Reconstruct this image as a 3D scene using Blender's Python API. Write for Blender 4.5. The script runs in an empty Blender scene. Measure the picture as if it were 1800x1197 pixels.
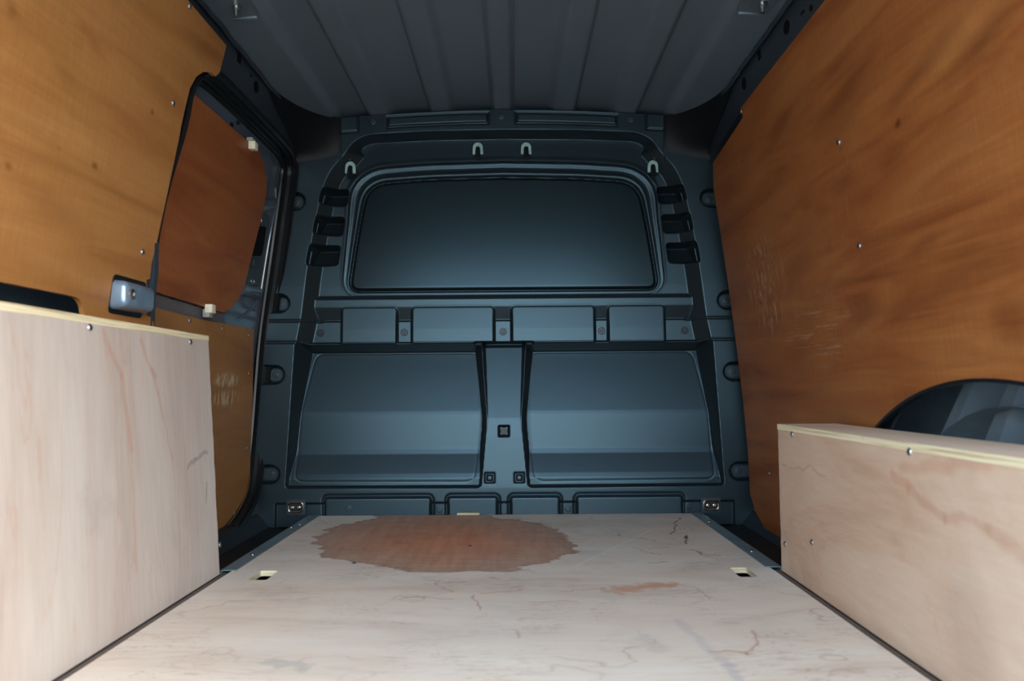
import bpy, bmesh, math, random
import numpy as np
from mathutils import Vector, Matrix

# ------------------------------------------------------------------ camera
F_PX = 1400.0; PCX, PCY = 900.0, 598.5
CAM = np.array([.035, 0., .41])
ROLL, YAW, PITCH = math.radians(.42), math.radians(-.17987), math.radians(3.33308)
_f = np.array([math.sin(YAW)*math.cos(PITCH), math.cos(YAW)*math.cos(PITCH), math.sin(PITCH)])
_r0 = np.array([math.cos(YAW), -math.sin(YAW), 0.]); _u0 = np.cross(_r0, _f)
_r = math.cos(ROLL)*_r0 - math.sin(ROLL)*_u0; _u = np.cross(_r, _f)
sc = bpy.context.scene
C = bpy.context.collection
cam = bpy.data.cameras.new('camera'); co = bpy.data.objects.new('camera', cam); C.objects.link(co)
M = Matrix.Identity(4)
for i in range(3):
    M[i][0] = _r[i]; M[i][1] = _u[i]; M[i][2] = -_f[i]; M[i][3] = CAM[i]
co.matrix_world = M
cam.sensor_width = 36; cam.lens = 36*F_PX/1800; cam.clip_start = .02
cam.dof.use_dof = True; cam.dof.focus_distance = 2.45; cam.dof.aperture_fstop = 4.0
sc.camera = co
# ------------------------------------------------------------------ daylight through the open rear doors
wd = bpy.data.worlds.new('daylight'); sc.world = wd; wd.use_nodes = True
wn = wd.node_tree.nodes; wl = wd.node_tree.links
bg = wn['Background']
sky = wn.new('ShaderNodeTexSky'); sky.sky_type = 'NISHITA'; sky.sun_disc = False
sky.sun_elevation = math.radians(32); sky.sun_rotation = math.radians(130)
sky.air_density = 1.0; sky.dust_density = 1.5
mx = wn.new('ShaderNodeMix'); mx.data_type = 'RGBA'; mx.inputs[0].default_value = .7
mu = wn.new('ShaderNodeVectorMath'); mu.operation = 'SCALE'; mu.inputs[3].default_value = .22
wl.new(sky.outputs[0], mu.inputs[0]); wl.new(mu.outputs[0], mx.inputs[6])
mx.inputs[7].default_value = (.70, .90, 1.06, 1)           # thin overcast
wl.new(mx.outputs[2], bg.inputs[0]); bg.inputs[1].default_value = 1.0
sc.view_settings.view_transform = 'Standard'; sc.view_settings.look = 'None'
sc.view_settings.gamma = 1; sc.view_settings.use_curve_mapping = False
sc.view_settings.exposure = 2.95

# ------------------------------------------------------------------ measuring helpers
def U(px, py, ax, val):
    d = _f + _r*(px-PCX)/F_PX - _u*(py-PCY)/F_PX
    i = 'xyz'.index(ax); return CAM + d*((val-CAM[i])/d[i])
W_Z = [-.1, .0, .191, .374, .556, .738, .957, 1.12, 1.3]
W_X = [.775, .778, .773, .76, .742, .718, .685, .669, .64]
def w(z): return float(np.interp(z, W_Z, W_X))           # half width of the side lining at height z
def UW(px, py, side, off=0.):
    x = .7*side
    for _ in range(30):
        P = U(px, py, 'x', x); x = side*(w(P[2])+off)
    return P
def yz(pts, side, off=0.): return [tuple(UW(a, b, side, off)[1:]) for a, b in pts]
def rnd(pts, r, n=6):                                     # round the corners of a 2D polygon
    out = []; N = len(pts); rr = r if isinstance(r, (list, tuple)) else [r]*N
    for i in range(N):
        p0, p, p1 = (np.array(pts[(i+k) % N], float) for k in (-1, 0, 1))
        a = p0-p; b = p1-p; la, lb = np.linalg.norm(a), np.linalg.norm(b)
        q = min(rr[i], la*.49, lb*.49)
        if q < 1e-5: out.append(tuple(p)); continue
        A = p+a/la*q; B = p+b/lb*q
        for k in range(n+1):
            t = k/n; out.append(tuple((1-t)**2*A+2*t*(1-t)*p+t*t*B))
    return out

# ------------------------------------------------------------------ object helpers
ORG = {}
def props(o, label=None, cat=None, group=None, kind=None):
    if label: o['label'] = label
    if cat: o['category'] = cat
    if group: o['group'] = group
    if kind: o['kind'] = kind
    return o
def thing(name, loc, label=None, cat=None, group=None, kind=None):
    o = bpy.data.objects.new(name, None); C.objects.link(o); o.location = loc; o.empty_display_size = .05
    ORG[o.name] = np.array(loc, float); return props(o, label, cat, group, kind)
def link(name, me, loc, parent=None, rot=None):
    o = bpy.data.objects.new(name, me); C.objects.link(o)
    po = ORG[parent.name] if parent else np.zeros(3)
    o.location = np.array(loc, float)-po; o.parent = parent
    if rot is not None: o.rotation_euler = rot
    ORG[o.name] = np.array(loc, float); return o
def mk(name, V, F, mat, parent=None, smooth=False, loc=None, mats=None, mi=None):
    V = np.array(V, float)
    if loc is None: loc = np.array([(V[:, 0].min()+V[:, 0].max())/2, (V[:, 1].min()+V[:, 1].max())/2, V[:, 2].min()])
    me = bpy.data.meshes.new(name); me.from_pydata((V-np.array(loc)).tolist(), [], [tuple(f) for f in F])
    for m in (mats or [mat]): me.materials.append(m)
    if mi is not None: me.polygons.foreach_set('material_index', mi)
    me.update()
    if smooth: autosmooth(me)
    return link(name, me, loc, parent)
def autosmooth(me, ang=35):
    me.polygons.foreach_set('use_smooth', [True]*len(me.polygons))
    me.set_sharp_from_angle(angle=math.radians(ang))
def bmk(name, bm, mat, parent=None, smooth=True, ang=35, loc=None):
    bmesh.ops.recalc_face_normals(bm, faces=bm.faces)
    bm.verts.ensure_lookup_table()
    V = np.array([v.co[:] for v in bm.verts])
    if loc is None: loc = np.array([(V[:, 0].min()+V[:, 0].max())/2, (V[:, 1].min()+V[:, 1].max())/2, V[:, 2].min()])
    bmesh.ops.translate(bm, verts=bm.verts, vec=Vector(-np.array(loc)))
    me = bpy.data.meshes.new(name); bm.to_mesh(me); bm.free(); me.materials.append(mat)
    if smooth: autosmooth(me, ang)
    return link(name, me, loc, parent)
def fill2d(outer, holes=()):
    bm = bmesh.new()
    for lp in [outer]+list(holes):
        vs = [bm.verts.new((p[0], p[1], 0)) for p in lp]
        for i in range(len(vs)): bm.edges.new((vs[i], vs[(i+1) % len(vs)]))
    bmesh.ops.triangle_fill(bm, use_beauty=True, use_dissolve=False, edges=bm.edges[:])
    return bm
def sheet(name, outer, holes, side, off, thick, mat, parent=None, step=.04, prof=None, bevel=0):
    """a board cut to an outline in (y,z) that follows the curved side of the van"""
    bm = fill2d(outer, holes)
    zs = [p[1] for p in outer]
    z = math.floor(min(zs)/step)*step
    while z < max(zs):
        bmesh.ops.bisect_plane(bm, geom=bm.verts[:]+bm.edges[:]+bm.faces[:], plane_co=(0, z, 0), plane_no=(0, 1, 0)); z += step
    pf = prof or w
    for v in bm.verts:
        y, zz = v.co.x, v.co.y; v.co = (side*(pf(zz)+off), y, zz)
    r = bmesh.ops.extrude_face_region(bm, geom=bm.faces[:])
    for v in r['geom']:
        if isinstance(v, bmesh.types.BMVert): v.co.x += side*thick
    return bmk(name, bm, mat, parent, ang=25)
def box(name, lo, hi, mat, parent=None, bevel=0., seg=2, **k):
    bm = bmesh.new(); bmesh.ops.create_cube(bm, size=1)
    for v in bm.verts: v.co = [lo[i]+(v.co[i]+.5)*(hi[i]-lo[i]) for i in range(3)]
    if bevel: bmesh.ops.bevel(bm, geom=bm.edges[:], offset=bevel, segments=seg, affect='EDGES', profile=.5)
    return bmk(name, bm, mat, parent, **k)
def prism(name, outer, holes, fn, depth, mat, parent=None, bevel=0, ang=30):
    """extrude a 2D outline: fn(u,v) -> world point, depth = world vector"""
    bm = fill2d(outer, holes)
    for v in bm.verts: v.co = Vector(fn(v.co.x, v.co.y))
    r = bmesh.ops.extrude_face_region(bm, geom=bm.faces[:])
    bmesh.ops.translate(bm, verts=[v for v in r['geom'] if isinstance(v, bmesh.types.BMVert)], vec=Vector(depth))
    return bmk(name, bm, mat, parent, ang=ang)
def sweep(name, path, prof, mat, parent=None, up=(1, 0, 0), closed=False, caps=True):
    P = np.array(path, float); n = len(P); m = len(prof); V = []; up = np.array(up, float)
    for i in range(n):
        a = P[i-1] if (i or closed) else P[0]; b = P[(i+1) % n] if (i < n-1 or closed) else P[-1]
        t = b-a; t /= np.linalg.norm(t); s = np.cross(t, up); s /= np.linalg.norm(s); q = np.cross(s, t)
        for (x, y) in prof: V.append(P[i]+q*x+s*y)
    Fc = []
    for i in range(n if closed else n-1):
        for j in range(m):
            j2 = (j+1) % m; i2 = (i+1) % n
            Fc.append((i*m+j, i*m+j2, i2*m+j2, i2*m+j))
    if caps and not closed: Fc += [tuple(range(m)), tuple((n-1)*m+j for j in range(m))]
    bm = bmesh.new(); vs = [bm.verts.new(v) for v in V]
    for f in Fc: bm.faces.new([vs[k] for k in f])
    return bmk(name, bm, mat, parent, ang=40)
def smoothpath(pts, n=8):
    P = [np.array(p, float) for p in pts]; P = [2*P[0]-P[1]]+P+[2*P[-1]-P[-2]]; out = []
    for i in range(1, len(P)-2):
        for k in range(n):
            t = k/n
            out.append(.5*(2*P[i]+(P[i+1]-P[i-1])*t+(2*P[i-1]-5*P[i]+4*P[i+1]-P[i+2])*t*t+(3*P[i]-P[i-1]-3*P[i+1]+P[i+2])*t**3))
    out.append(P[-2]); return out
def lathe_mesh(name, rz, mat, seg=14, cross=None, mat2=None):
    bm = bmesh.new(); rings = []
    for r, z in rz:
        if r < 1e-6: rings.append([bm.verts.new((0, 0, z))])
        else: rings.append([bm.verts.new((r*math.cos(2*math.pi*i/seg), r*math.sin(2*math.pi*i/seg), z)) for i in range(seg)])
    for a, b in zip(rings, rings[1:]):
        for i in range(seg):
            j = (i+1) % seg
            if len(a) == 1: bm.faces.new((a[0], b[i], b[j]))
            elif len(b) == 1: bm.faces.new((a[i], a[j], b[0]))
            else: bm.faces.new((a[i], a[j], b[j], b[i]))
    bmesh.ops.recalc_face_normals(bm, faces=bm.faces)
    n0 = len(bm.faces)
    if cross:
        L, wd_, z0, z1 = cross
        for ang in (.5, .5+math.pi/2):
            g = bmesh.ops.create_cube(bm, size=1)['verts']
            for v in g:
                x, y, z = v.co.x*L, v.co.y*wd_, z0 if v.co.z < 0 else z1
                v.co = (x*math.cos(ang)-y*math.sin(ang), x*math.sin(ang)+y*math.cos(ang), z)
    me = bpy.data.meshes.new(name); bm.to_mesh(me); bm.free(); me.materials.append(mat)
    if mat2:
        me.materials.append(mat2); me.polygons.foreach_set('material_index', [0 if i < n0 else 1 for i in range(len(me.polygons))])
    autosmooth(me); return me
def facing(n):                                            # euler that turns +Z to n
    return Vector(n).to_track_quat('Z', 'Y').to_euler()

# ------------------------------------------------------------------ materials
def srgb(r, g, b):
    f = lambda c: c/12.92 if c <= .04045 else ((c+.055)/1.055)**2.4
    return (f(r/255), f(g/255), f(b/255), 1)
class NT:
    def __init__(s, name):
        s.m = bpy.data.materials.new(name); s.m.use_nodes = True; s.t = s.m.node_tree; s.n = s.t.nodes; s.l = s.t.links
        s.b = s.n['Principled BSDF']
        g = s.n.new('ShaderNodeNewGeometry'); s.pos = g.outputs['Position']
    def put(s, sock, v):
        if isinstance(v, bpy.types.NodeSocket): s.l.new(v, sock)
        else: sock.default_value = v
    def map(s, scale=(1, 1, 1), loc=(0, 0, 0), rot=(0, 0, 0), src=None):
        n = s.n.new('ShaderNodeMapping'); s.l.new(src or s.pos, n.inputs[0])
        n.inputs[1].default_value = loc; n.inputs[2].default_value = rot; n.inputs[3].default_value = scale; return n.outputs[0]
    def noise(s, vec, scale, detail=4, rough=.55, dist=0.):
        n = s.n.new('ShaderNodeTexNoise'); s.l.new(vec, n.inputs['Vector']); n.inputs['Scale'].default_value = scale
        n.inputs['Detail'].default_value = detail; n.inputs['Roughness'].default_value = rough; n.inputs['Distortion'].default_value = dist
        return n.outputs['Fac']
    def ramp(s, f, stops):
        n = s.n.new('ShaderNodeValToRGB'); s.l.new(f, n.inputs[0]); e = n.color_ramp.elements
        while len(e) < len(stops): e.new(.5)
        for x, (p, c) in zip(e, stops):
            x.position = p; x.color = c if isinstance(c, tuple) else (c, c, c, 1)
        return n.outputs[0]
    def math(s, op, a, b=0., c=0., clamp=False):
        n = s.n.new('ShaderNodeMath'); n.operation = op; n.use_clamp = clamp
        s.put(n.inputs[0], a); s.put(n.inputs[1], b); s.put(n.inputs[2], c); return n.outputs[0]
    def mix(s, f, a, b, mode='MIX'):
        n = s.n.new('ShaderNodeMix'); n.data_type = 'RGBA'; n.blend_type = mode
        s.put(n.inputs[0], f); s.put(n.inputs[6], a); s.put(n.inputs[7], b); return n.outputs[2]
    def bump(s, h, strength, dist=.002):
        n = s.n.new('ShaderNodeBump'); s.l.new(h, n.inputs['Height']); n.inputs['Strength'].default_value = strength
        n.inputs['Distance'].default_value = dist; s.l.new(n.outputs[0], s.b.inputs['Normal'])
    def vm(s, op, a, b=None, k=None):
        n = s.n.new('ShaderNodeVectorMath'); n.operation = op; s.put(n.inputs[0], a)
        if b is not None: s.put(n.inputs[1], b)
        if k is not None: s.put(n.inputs[3], k)
        return n.outputs['Value'] if op in ('DOT_PRODUCT', 'LENGTH') else n.outputs['Vector']
    def mark(s, c, a, b, plane, width, col, amt, wob, wsc=26):
        """a wandering mark from a to b in the board's own plane"""
        if not hasattr(s, 'wobv'):
            nz = s.n.new('ShaderNodeTexNoise'); s.l.new(s.pos, nz.inputs['Vector']); nz.inputs['Scale'].default_value = wsc; nz.inputs['Detail'].default_value = 5
            s.wobv = s.vm('MULTIPLY', s.vm('SUBTRACT', nz.outputs['Color'], (.5, .5, .5)), plane); s.flat = s.vm('MULTIPLY', s.pos, plane)
        a = np.array(a)*plane; b = np.array(b)*plane; ba = b-a
        p = s.vm('SUBTRACT', s.vm('ADD', s.flat, s.vm('SCALE', s.wobv, None, wob)), tuple(a))
        h = s.math('DIVIDE', s.vm('DOT_PRODUCT', p, tuple(ba)), float(ba@ba), clamp=True)
        d = s.vm('LENGTH', s.vm('SUBTRACT', p, s.vm('SCALE', tuple(ba), None, h)))
        return s.mix(s.math('MULTIPLY', s.ramp(s.math('DIVIDE', d, width), [(.35, 1.), (1., 0.)]), amt), c, col)
    def sep(s, v=None):
        n = s.n.new('ShaderNodeSeparateXYZ'); s.l.new(v or s.pos, n.inputs[0]); return n.outputs
    def fin(s, col, rough, metal=0., spec=.5, coat=0., tint=None):
        if tint: s.b.inputs['Specular Tint'].default_value = tint
        s.put(s.b.inputs['Base Color'], col); s.put(s.b.inputs['Roughness'], rough); s.b.inputs['Metallic'].default_value = metal
        s.b.inputs['Specular IOR Level'].default_value = spec; s.b.inputs['Coat Weight'].default_value = coat
        s.b.inputs['Coat Roughness'].default_value = .1; return s.m
def simple(name, c, rough=.5, metal=0., spec=.5, coat=0., var=.12, scale=30, bump=0., tint=None):
    t = NT(name); n = t.noise(t.pos, scale, 3)
    lo = tuple(x*(1-var) for x in c[:3])+(1,); hi = tuple(min(1, x*(1+var)) for x in c[:3])+(1,)
    if bump: t.bump(t.noise(t.pos, 1400, 2), bump, .0006)
    return t.fin(t.ramp(n, [(.3, lo), (.7, hi)]), rough, metal, spec, coat, tint)

def ply_varnished(name, seed, dark, mid, light, scratch=1., scuffs=(), knots=()):
    t = NT(name); o = (seed*3.1, seed*1.7, seed*2.3)
    big = t.noise(t.map((1.2, 1.1, 2.6), o), 1.9, 5, .55, .9)
    fig = t.noise(t.map((1.5, .55, 4.2), o, (.35, 0, 0)), 2.4, 7, .6, 1.4)
    gr = t.noise(t.map((20, 2.0, 60), o), 2.2, 6, .65)
    c = t.ramp(fig, [(.28, dark), (.47, mid), (.70, light)])
    c = t.mix(t.math('MULTIPLY', t.ramp(big, [(.42, 0.), (.62, 1.)]), .55), c, t.ramp(gr, [(.3, mid), (.7, light)]))
    c = t.mix(.35, c, t.ramp(gr, [(.35, tuple(x*.72 for x in dark[:3])+(1,)), (.65, light)]), 'SOFT_LIGHT')
    fine = t.noise(t.map((70, 110, 5), o), 1.6, 4, .7)
    c = t.mix(.22, c, t.ramp(fine, [(.3, .25), (.7, .75)]), 'SOFT_LIGHT')
    # small knots and dark flecks
    v = t.n.new('ShaderNodeTexVoronoi'); t.l.new(t.map((1, .8, 1.5), o), v.inputs['Vector']); v.inputs['Scale'].default_value = 5.5
    k = t.ramp(v.outputs['Distance'], [(.018, 1.), (.06, 0.)])
    c = t.mix(t.math('MULTIPLY', k, .6), c, tuple(x*.42 for x in dark[:3])+(1,))
    # fine pale scratches
    s1 = t.noise(t.map((1, 5, 1.1), o, (.5, 0, 0)), 14, 2, .5, 2.5); b1 = t.math('ABSOLUTE', t.math('SUBTRACT', s1, .5))
    m1 = t.math('MULTIPLY', t.ramp(b1, [(.0, 1.), (.006, 0.)]), t.ramp(t.noise(t.map((1, 1, 1), o), 5, 3), [(.60, 0.), (.70, 1.)]))
    c = t.mix(t.math('MULTIPLY', m1, .45*scratch), c, srgb(214, 184, 140))
    for (cy, cz, ry, rz, am) in knots:                   # knots, gum streaks and darker heartwood patches of the veneer
        X, Y, Z = t.sep()
        wob = t.math('MULTIPLY', t.math('SUBTRACT', t.noise(t.map((1, 1, 1), (cy*7, cz*5, 0)), .45/max(ry, .01), 4, .6), .5), 1.7)
        ey = t.math('DIVIDE', t.math('SUBTRACT', Y, cy), ry); ez = t.math('DIVIDE', t.math('SUBTRACT', Z, t.math('ADD', cz, t.math('MULTIPLY', t.math('SUBTRACT', Y, cy), -.18))), rz)
        rr = t.math('ADD', t.math('SQRT', t.math('ADD', t.math('MULTIPLY', ey, ey), t.math('MULTIPLY', ez, ez))), wob)
        c = t.mix(t.math('MULTIPLY', t.ramp(rr, [(.15, 1.), (1., 0.)]), am), c, tuple(x*y for x, y in zip(dark[:3], (.55, .42, .36)))+(1,))
    for (cy, cz, ry, rz, thr, am) in scuffs:             # pale rubbed patches where cargo scraped the varnish
        X, Y, Z = t.sep()
        ey = t.math('DIVIDE', t.math('SUBTRACT', Y, cy), ry); ez = t.math('DIVIDE', t.math('SUBTRACT', Z, cz), rz)
        rr = t.math('SQRT', t.math('ADD', t.math('MULTIPLY', ey, ey), t.math('MULTIPLY', ez, ez)))
        f = t.math('MULTIPLY', t.ramp(rr, [(.5, 1.), (1., 0.)]), t.ramp(t.noise(t.map((1, 5, 90) if thr > .6 else (1, 55, 14), o), 1.3, 5, .7), [(thr-.07, 0.), (thr+.05, 1.)]))
        c = t.mix(t.math('MULTIPLY', f, am), c, srgb(206, 188, 156))
    t.bump(gr, .08, .001)
    return t.fin(c, t.ramp(gr, [(.3, .42), (.7, .55)]), spec=.35)

def ply_raw(name, seed, axis, a, b, cc, floor=False, marks=()):
    """axis: direction of the grain, 'x','y' or 'z'"""
    t = NT(name); o = (seed*2.7, seed*1.9, seed*3.3)
    sc_ = {'x': (1., 9, 9), 'y': (9, 1., 9), 'z': (9, 9, .8)}[axis]
    fg = {'x': (.6, 2.2, 2.2), 'y': (2, .7, 2.2), 'z': (2.4, 2.4, .45)}[axis]
    fig = t.noise(t.map(fg, o), 2.4, 5, .55, 1.2)
    gr = t.noise(t.map(sc_, o), 9, 6, .7)
    c = t.ramp(fig, [(.30, a), (.5, b), (.72, cc)])
    c = t.mix(.30, c, t.ramp(gr, [(.3, .30), (.7, .72)]), 'SOFT_LIGHT')
    # cathedral figure: thin warm lines
    ln = t.math('ABSOLUTE', t.math('SUBTRACT', t.math('FRACT', t.math('MULTIPLY', fig, 6.)), .5))
    lm = t.math('MULTIPLY', t.ramp(ln, [(.0, 1.), (.07, 0.)]), t.ramp(t.noise(t.map((1, 1, 1), o), 3, 2), [(.48, 0.), (.62, 1.)]))
    c = t.mix(t.math('MULTIPLY', lm, .28), c, srgb(178, 128, 98))
    # grey dirt smudges
    d = t.noise(t.map((1, 1, 1), (o[1], o[2], o[0])), 4.2, 6, .6, .6)
    c = t.mix(t.math('MULTIPLY', t.ramp(d, [(.58, 0.), (.74, 1.)]), .32), c, srgb(132, 118, 108))
    for m_ in marks: c = t.mark(c, m_[0], m_[1], (0, 1, 1), *m_[2:], wsc=12)
    if floor:
        X, Y, Z = t.sep()
        # short dark checks running across the board
        ck = t.noise(t.map((3.2, 26, 1), o), 3.2, 5, .6, .8); ckb = t.math('ABSOLUTE', t.math('SUBTRACT', ck, .5))
        cm = t.math('MULTIPLY', t.ramp(ckb, [(.0, 1.), (.016, 0.)]), t.ramp(t.noise(t.pos, 5.5, 3), [(.46, 0.), (.58, 1.)]))
        c = t.mix(t.math('MULTIPLY', cm, .65), c, srgb(112, 84, 70))
        # big brown soaked-in stain
        nj = t.noise(t.map((2.0, 3.4, 1), (3, 1, 0)), 4.5, 6, .62); nb = t.noise(t.map((1, 1, 1), (7.3, 2, 0)), 4.2, 3, .5)
        ex = t.math('DIVIDE', t.math('ADD', X, .163), .365); dy = t.math('SUBTRACT', Y, 2.15)
        ey = t.math('ADD', t.math('DIVIDE', t.math('MAXIMUM', dy, 0.), .56), t.math('DIVIDE', t.math('MINIMUM', dy, 0.), .375))
        skew = t.math('MULTIPLY', t.math('MULTIPLY', ex, ey), .28)
        r = t.math('POWER', t.math('ADD', t.math('POWER', t.math('ABSOLUTE', ex), 1.7), t.math('POWER', t.math('ABSOLUTE', ey), 1.7)), 1/1.7)
        r = t.math('ADD', t.math('ADD', r, skew), t.math('ADD', t.math('MULTIPLY', t.math('SUBTRACT', nj, .5), .40), t.math('MULTIPLY', t.math('SUBTRACT', nb, .5), .45)))
        inside = t.ramp(t.math('MULTIPLY', r, .5), [(.478, 1.), (.486, 0.)])
        warm = t.ramp(t.math('ADD', t.math('MULTIPLY', r, .5), t.math('MULTIPLY', t.math('SUBTRACT', gr, .5), .22)),
                      [(.08, srgb(212, 138, 98)), (.28, srgb(200, 143, 112)), (.43, srgb(188, 148, 124)), (.475, srgb(180, 142, 120)), (.49, srgb(142, 112, 96))])
        warm = t.mix(.5, warm, t.ramp(gr, [(.3, .22), (.7, .7)]), 'SOFT_LIGHT')
        st = t.noise(t.map((26, 3.2, 1), (2, 6, 0)), 1.5, 5, .65)
        warm = t.mix(.6, warm, t.ramp(st, [(.3, .25), (.7, .72)]), 'SOFT_LIGHT')
        warm = t.mix(t.math('MULTIPLY', cm, .7), warm, srgb(80, 52, 40))
        c = t.mix(t.math('MULTIPLY', inside, .93), c, warm)
        # single marks: cracks, scratches, tide lines, a streaky stain and a grey scuff
        mark = lambda c, p0, p1, width, col, amt, wob: t.mark(c, U(*p0, 'z', 0.), U(*p1, 'z', 0.), (1, 1, 0), width, col, amt, wob)
        brown, dk, pale = srgb(178, 122, 94), srgb(96, 80, 74), srgb(240, 234, 226)
        for m_ in (((1092, 1034), (1180, 1028), .034, srgb(206, 142, 104), .85, .10), ((1045, 1036), (1088, 1042), .014, srgb(200, 142, 110), .7, .09), ((990, 1040), (1045, 1034), .004, brown, .6, .06),
                   ((1175, 1022), (1218, 1031), .004, brown, .5, .04), ((1218, 1031), (1246, 1052), .004, brown, .4, .04), ((1322, 1108), (1334, 1134), .004, brown, .5, .03),
                   ((1334, 1134), (1308, 1150), .004, brown, .5, .03), ((1308, 1150), (1252, 1142), .006, brown, .6, .05),
                   ((830, 1046), (846, 1072), .0035, brown, .7, .05), ((845, 1043), (915, 1037), .0035, brown, .7, .05), ((700, 1049), (800, 1052), .003, brown, .6, .05),
                   ((935, 1058), (1008, 1057), .003, brown, .6, .04), ((898, 1105), (915, 1120), .003, brown, .6, .05), ((690, 1093), (730, 1096), .004, brown, .5, .06),
                   ((1190, 914), (1181, 940), .004, dk, .8, .04), ((1206, 940), (1208, 956), .004, dk, .8, .03), ((1110, 962), (1162, 976), .003, dk, .7, .07),
                   ((1140, 990), (1172, 988), .003, dk, .7, .05), ((1085, 940), (1152, 950), .003, dk, .6, .07), ((1222, 966), (1236, 976), .005, dk, .7, .06),
                   ((1010, 996), (1150, 929), .003, pale, .7, .01), ((1080, 985), (1115, 1000), .002, pale, .5, .01),
                   ((1130, 1120), (1160, 1140), .022, srgb(184, 172, 166), .35, .05), ((1190, 1090), (1282, 1170), .012, srgb(184, 176, 174), .35, .03),
                   ((1282, 1170), (1300, 1200), .012, srgb(170, 164, 164), .4, .02), ((470, 1165), (540, 1172), .012, srgb(150, 146, 140), .5, .08)):
            c = mark(c, *m_)
        # tide line and grey wheel scuff near the rear right
        tl = t.noise(t.map((1.0, 1.6, 1), (4.4, 8, 0)), 2.6, 3, .5); tb = t.math('ABSOLUTE', t.math('SUBTRACT', tl, .52))
        tm = t.math('MULTIPLY', t.ramp(tb, [(.0, 1.), (.006, 0.)]), t.ramp(t.noise(t.pos, 2.2, 2), [(.45, 0.), (.6, 1.)]))
        c = t.mix(t.math('MULTIPLY', tm, .5), c, srgb(150, 108, 88))
        # pale worn, scuffed patches outside the stain
        pw = t.noise(t.map((1, .8, 1), (9, 3, 0)), 2.4, 5, .6)
        c = t.mix(t.math('MULTIPLY', t.ramp(pw, [(.45, 0.), (.68, 1.)]), t.math('MULTIPLY', t.math('SUBTRACT', 1., inside), .35)), c, srgb(214, 214, 206))
        t.bump(gr, .12, .001)
        return t.fin(c, t.ramp(t.math('ADD', t.math('MULTIPLY', inside, .12), t.math('MULTIPLY', gr, .3)), [(0., .42), (.45, .6)]), spec=.35)
    t.bump(gr, .12, .001)
    return t.fin(c, .62, spec=.25)

M_PLYL = ply_varnished('varnished_ply_gold', 1.0, srgb(146, 100, 54), srgb(166, 120, 70), srgb(178, 134, 84), .5, (), [(*UW(168, 292, -1)[1:], 0.013, 0.01, 0.8), (*UW(268, 197, -1)[1:], 0.011, 0.009, 0.85), (*UW(14, 290, -1)[1:], 0.012, 0.009, 0.6), (*UW(25, 20, -1)[1:], 0.03, 0.015, 0.5), (*UW(165, 75, -1)[1:], 0.06, 0.02, 0.35), (*UW(120, 140, -1)[1:], 0.05, 0.02, 0.25), (*UW(90, 360, -1)[1:], 0.16, 0.03, 0.25), (*UW(200, 330, -1)[1:], 0.12, 0.025, 0.2), ])
M_PLYR = ply_varnished('varnished_ply_amber', 2.37, srgb(122, 70, 34), srgb(150, 93, 48), srgb(168, 116, 66), 1., [(*UW(1345, 500, 1)[1:], .18, .16, .59, .55), (*UW(1440, 590, 1)[1:], .30, .09, .61, .25)], [(*UW(1578, 218, 1)[1:], 0.014, 0.009, 0.9), (*UW(1478, 262, 1)[1:], 0.01, 0.006, 0.6), (*UW(1560, 285, 1)[1:], 0.07, 0.035, 0.38), (*UW(1485, 320, 1)[1:], 0.08, 0.03, 0.38), (*UW(1610, 440, 1)[1:], 0.09, 0.02, 0.4), (*UW(1390, 75, 1)[1:], 0.16, 0.03, 0.3), (*UW(1730, 70, 1)[1:], 0.16, 0.028, 0.6), (*UW(1610, 132, 1)[1:], 0.16, 0.026, 0.55), (*UW(1480, 175, 1)[1:], 0.2, 0.03, 0.45), (*UW(1370, 225, 1)[1:], 0.2, 0.03, 0.35), (*UW(1500, 190, 1)[1:], 0.26, 0.03, 0.3), (*UW(1700, 480, 1)[1:], 0.28, 0.05, 0.34), (*UW(1520, 520, 1)[1:], 0.1, 0.07, 0.28), (*UW(1780, 560, 1)[1:], 0.06, 0.05, 0.4), (*UW(1520, 560, 1)[1:], 0.2, 0.03, 0.25), (*UW(1355, 340, 1)[1:], 0.01, 0.007, 0.6), (*UW(1400, 620, 1)[1:], 0.16, 0.04, 0.22), ])
M_PLYD = ply_varnished('varnished_ply_russet', 4.1, srgb(128, 74, 42), srgb(150, 92, 54), srgb(164, 110, 66), .5)
M_PLYW = ply_varnished('varnished_ply_olive', 6.2, srgb(128, 90, 52), srgb(152, 110, 66), srgb(168, 128, 80), 1., [(*UW(398, 668, -1, .044)[1:], .12, .025, .50, .8), (*UW(398, 700, -1, .044)[1:], .13, .03, .53, .7)])
M_BOXL = ply_raw('raw_ply_pale', 1.3, 'z', srgb(174, 158, 148), srgb(184, 171, 162), srgb(190, 181, 173), False, [(U(*p, 'x', -.64), U(*q, 'x', -.64), wd_, srgb(176, 138, 116), am, .03) for p, q, wd_, am in (((198, 585), (222, 660), .010, .45), ((222, 660), (232, 790), .010, .5), ((232, 790), (228, 1000), .007, .35), ((262, 600), (284, 690), .008, .4), ((284, 690), (303, 800), .006, .4), ((303, 800), (305, 1000), .005, .25), ((276, 652), (281, 664), .007, .6))]+[(U(*p, 'x', -.63), U(*q, 'x', -.63), .007, srgb(120, 108, 104), .45, .05) for p, q in (((336, 822), (352, 800)), ((352, 800), (372, 798)), ((370, 850), (366, 880)))])
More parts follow.
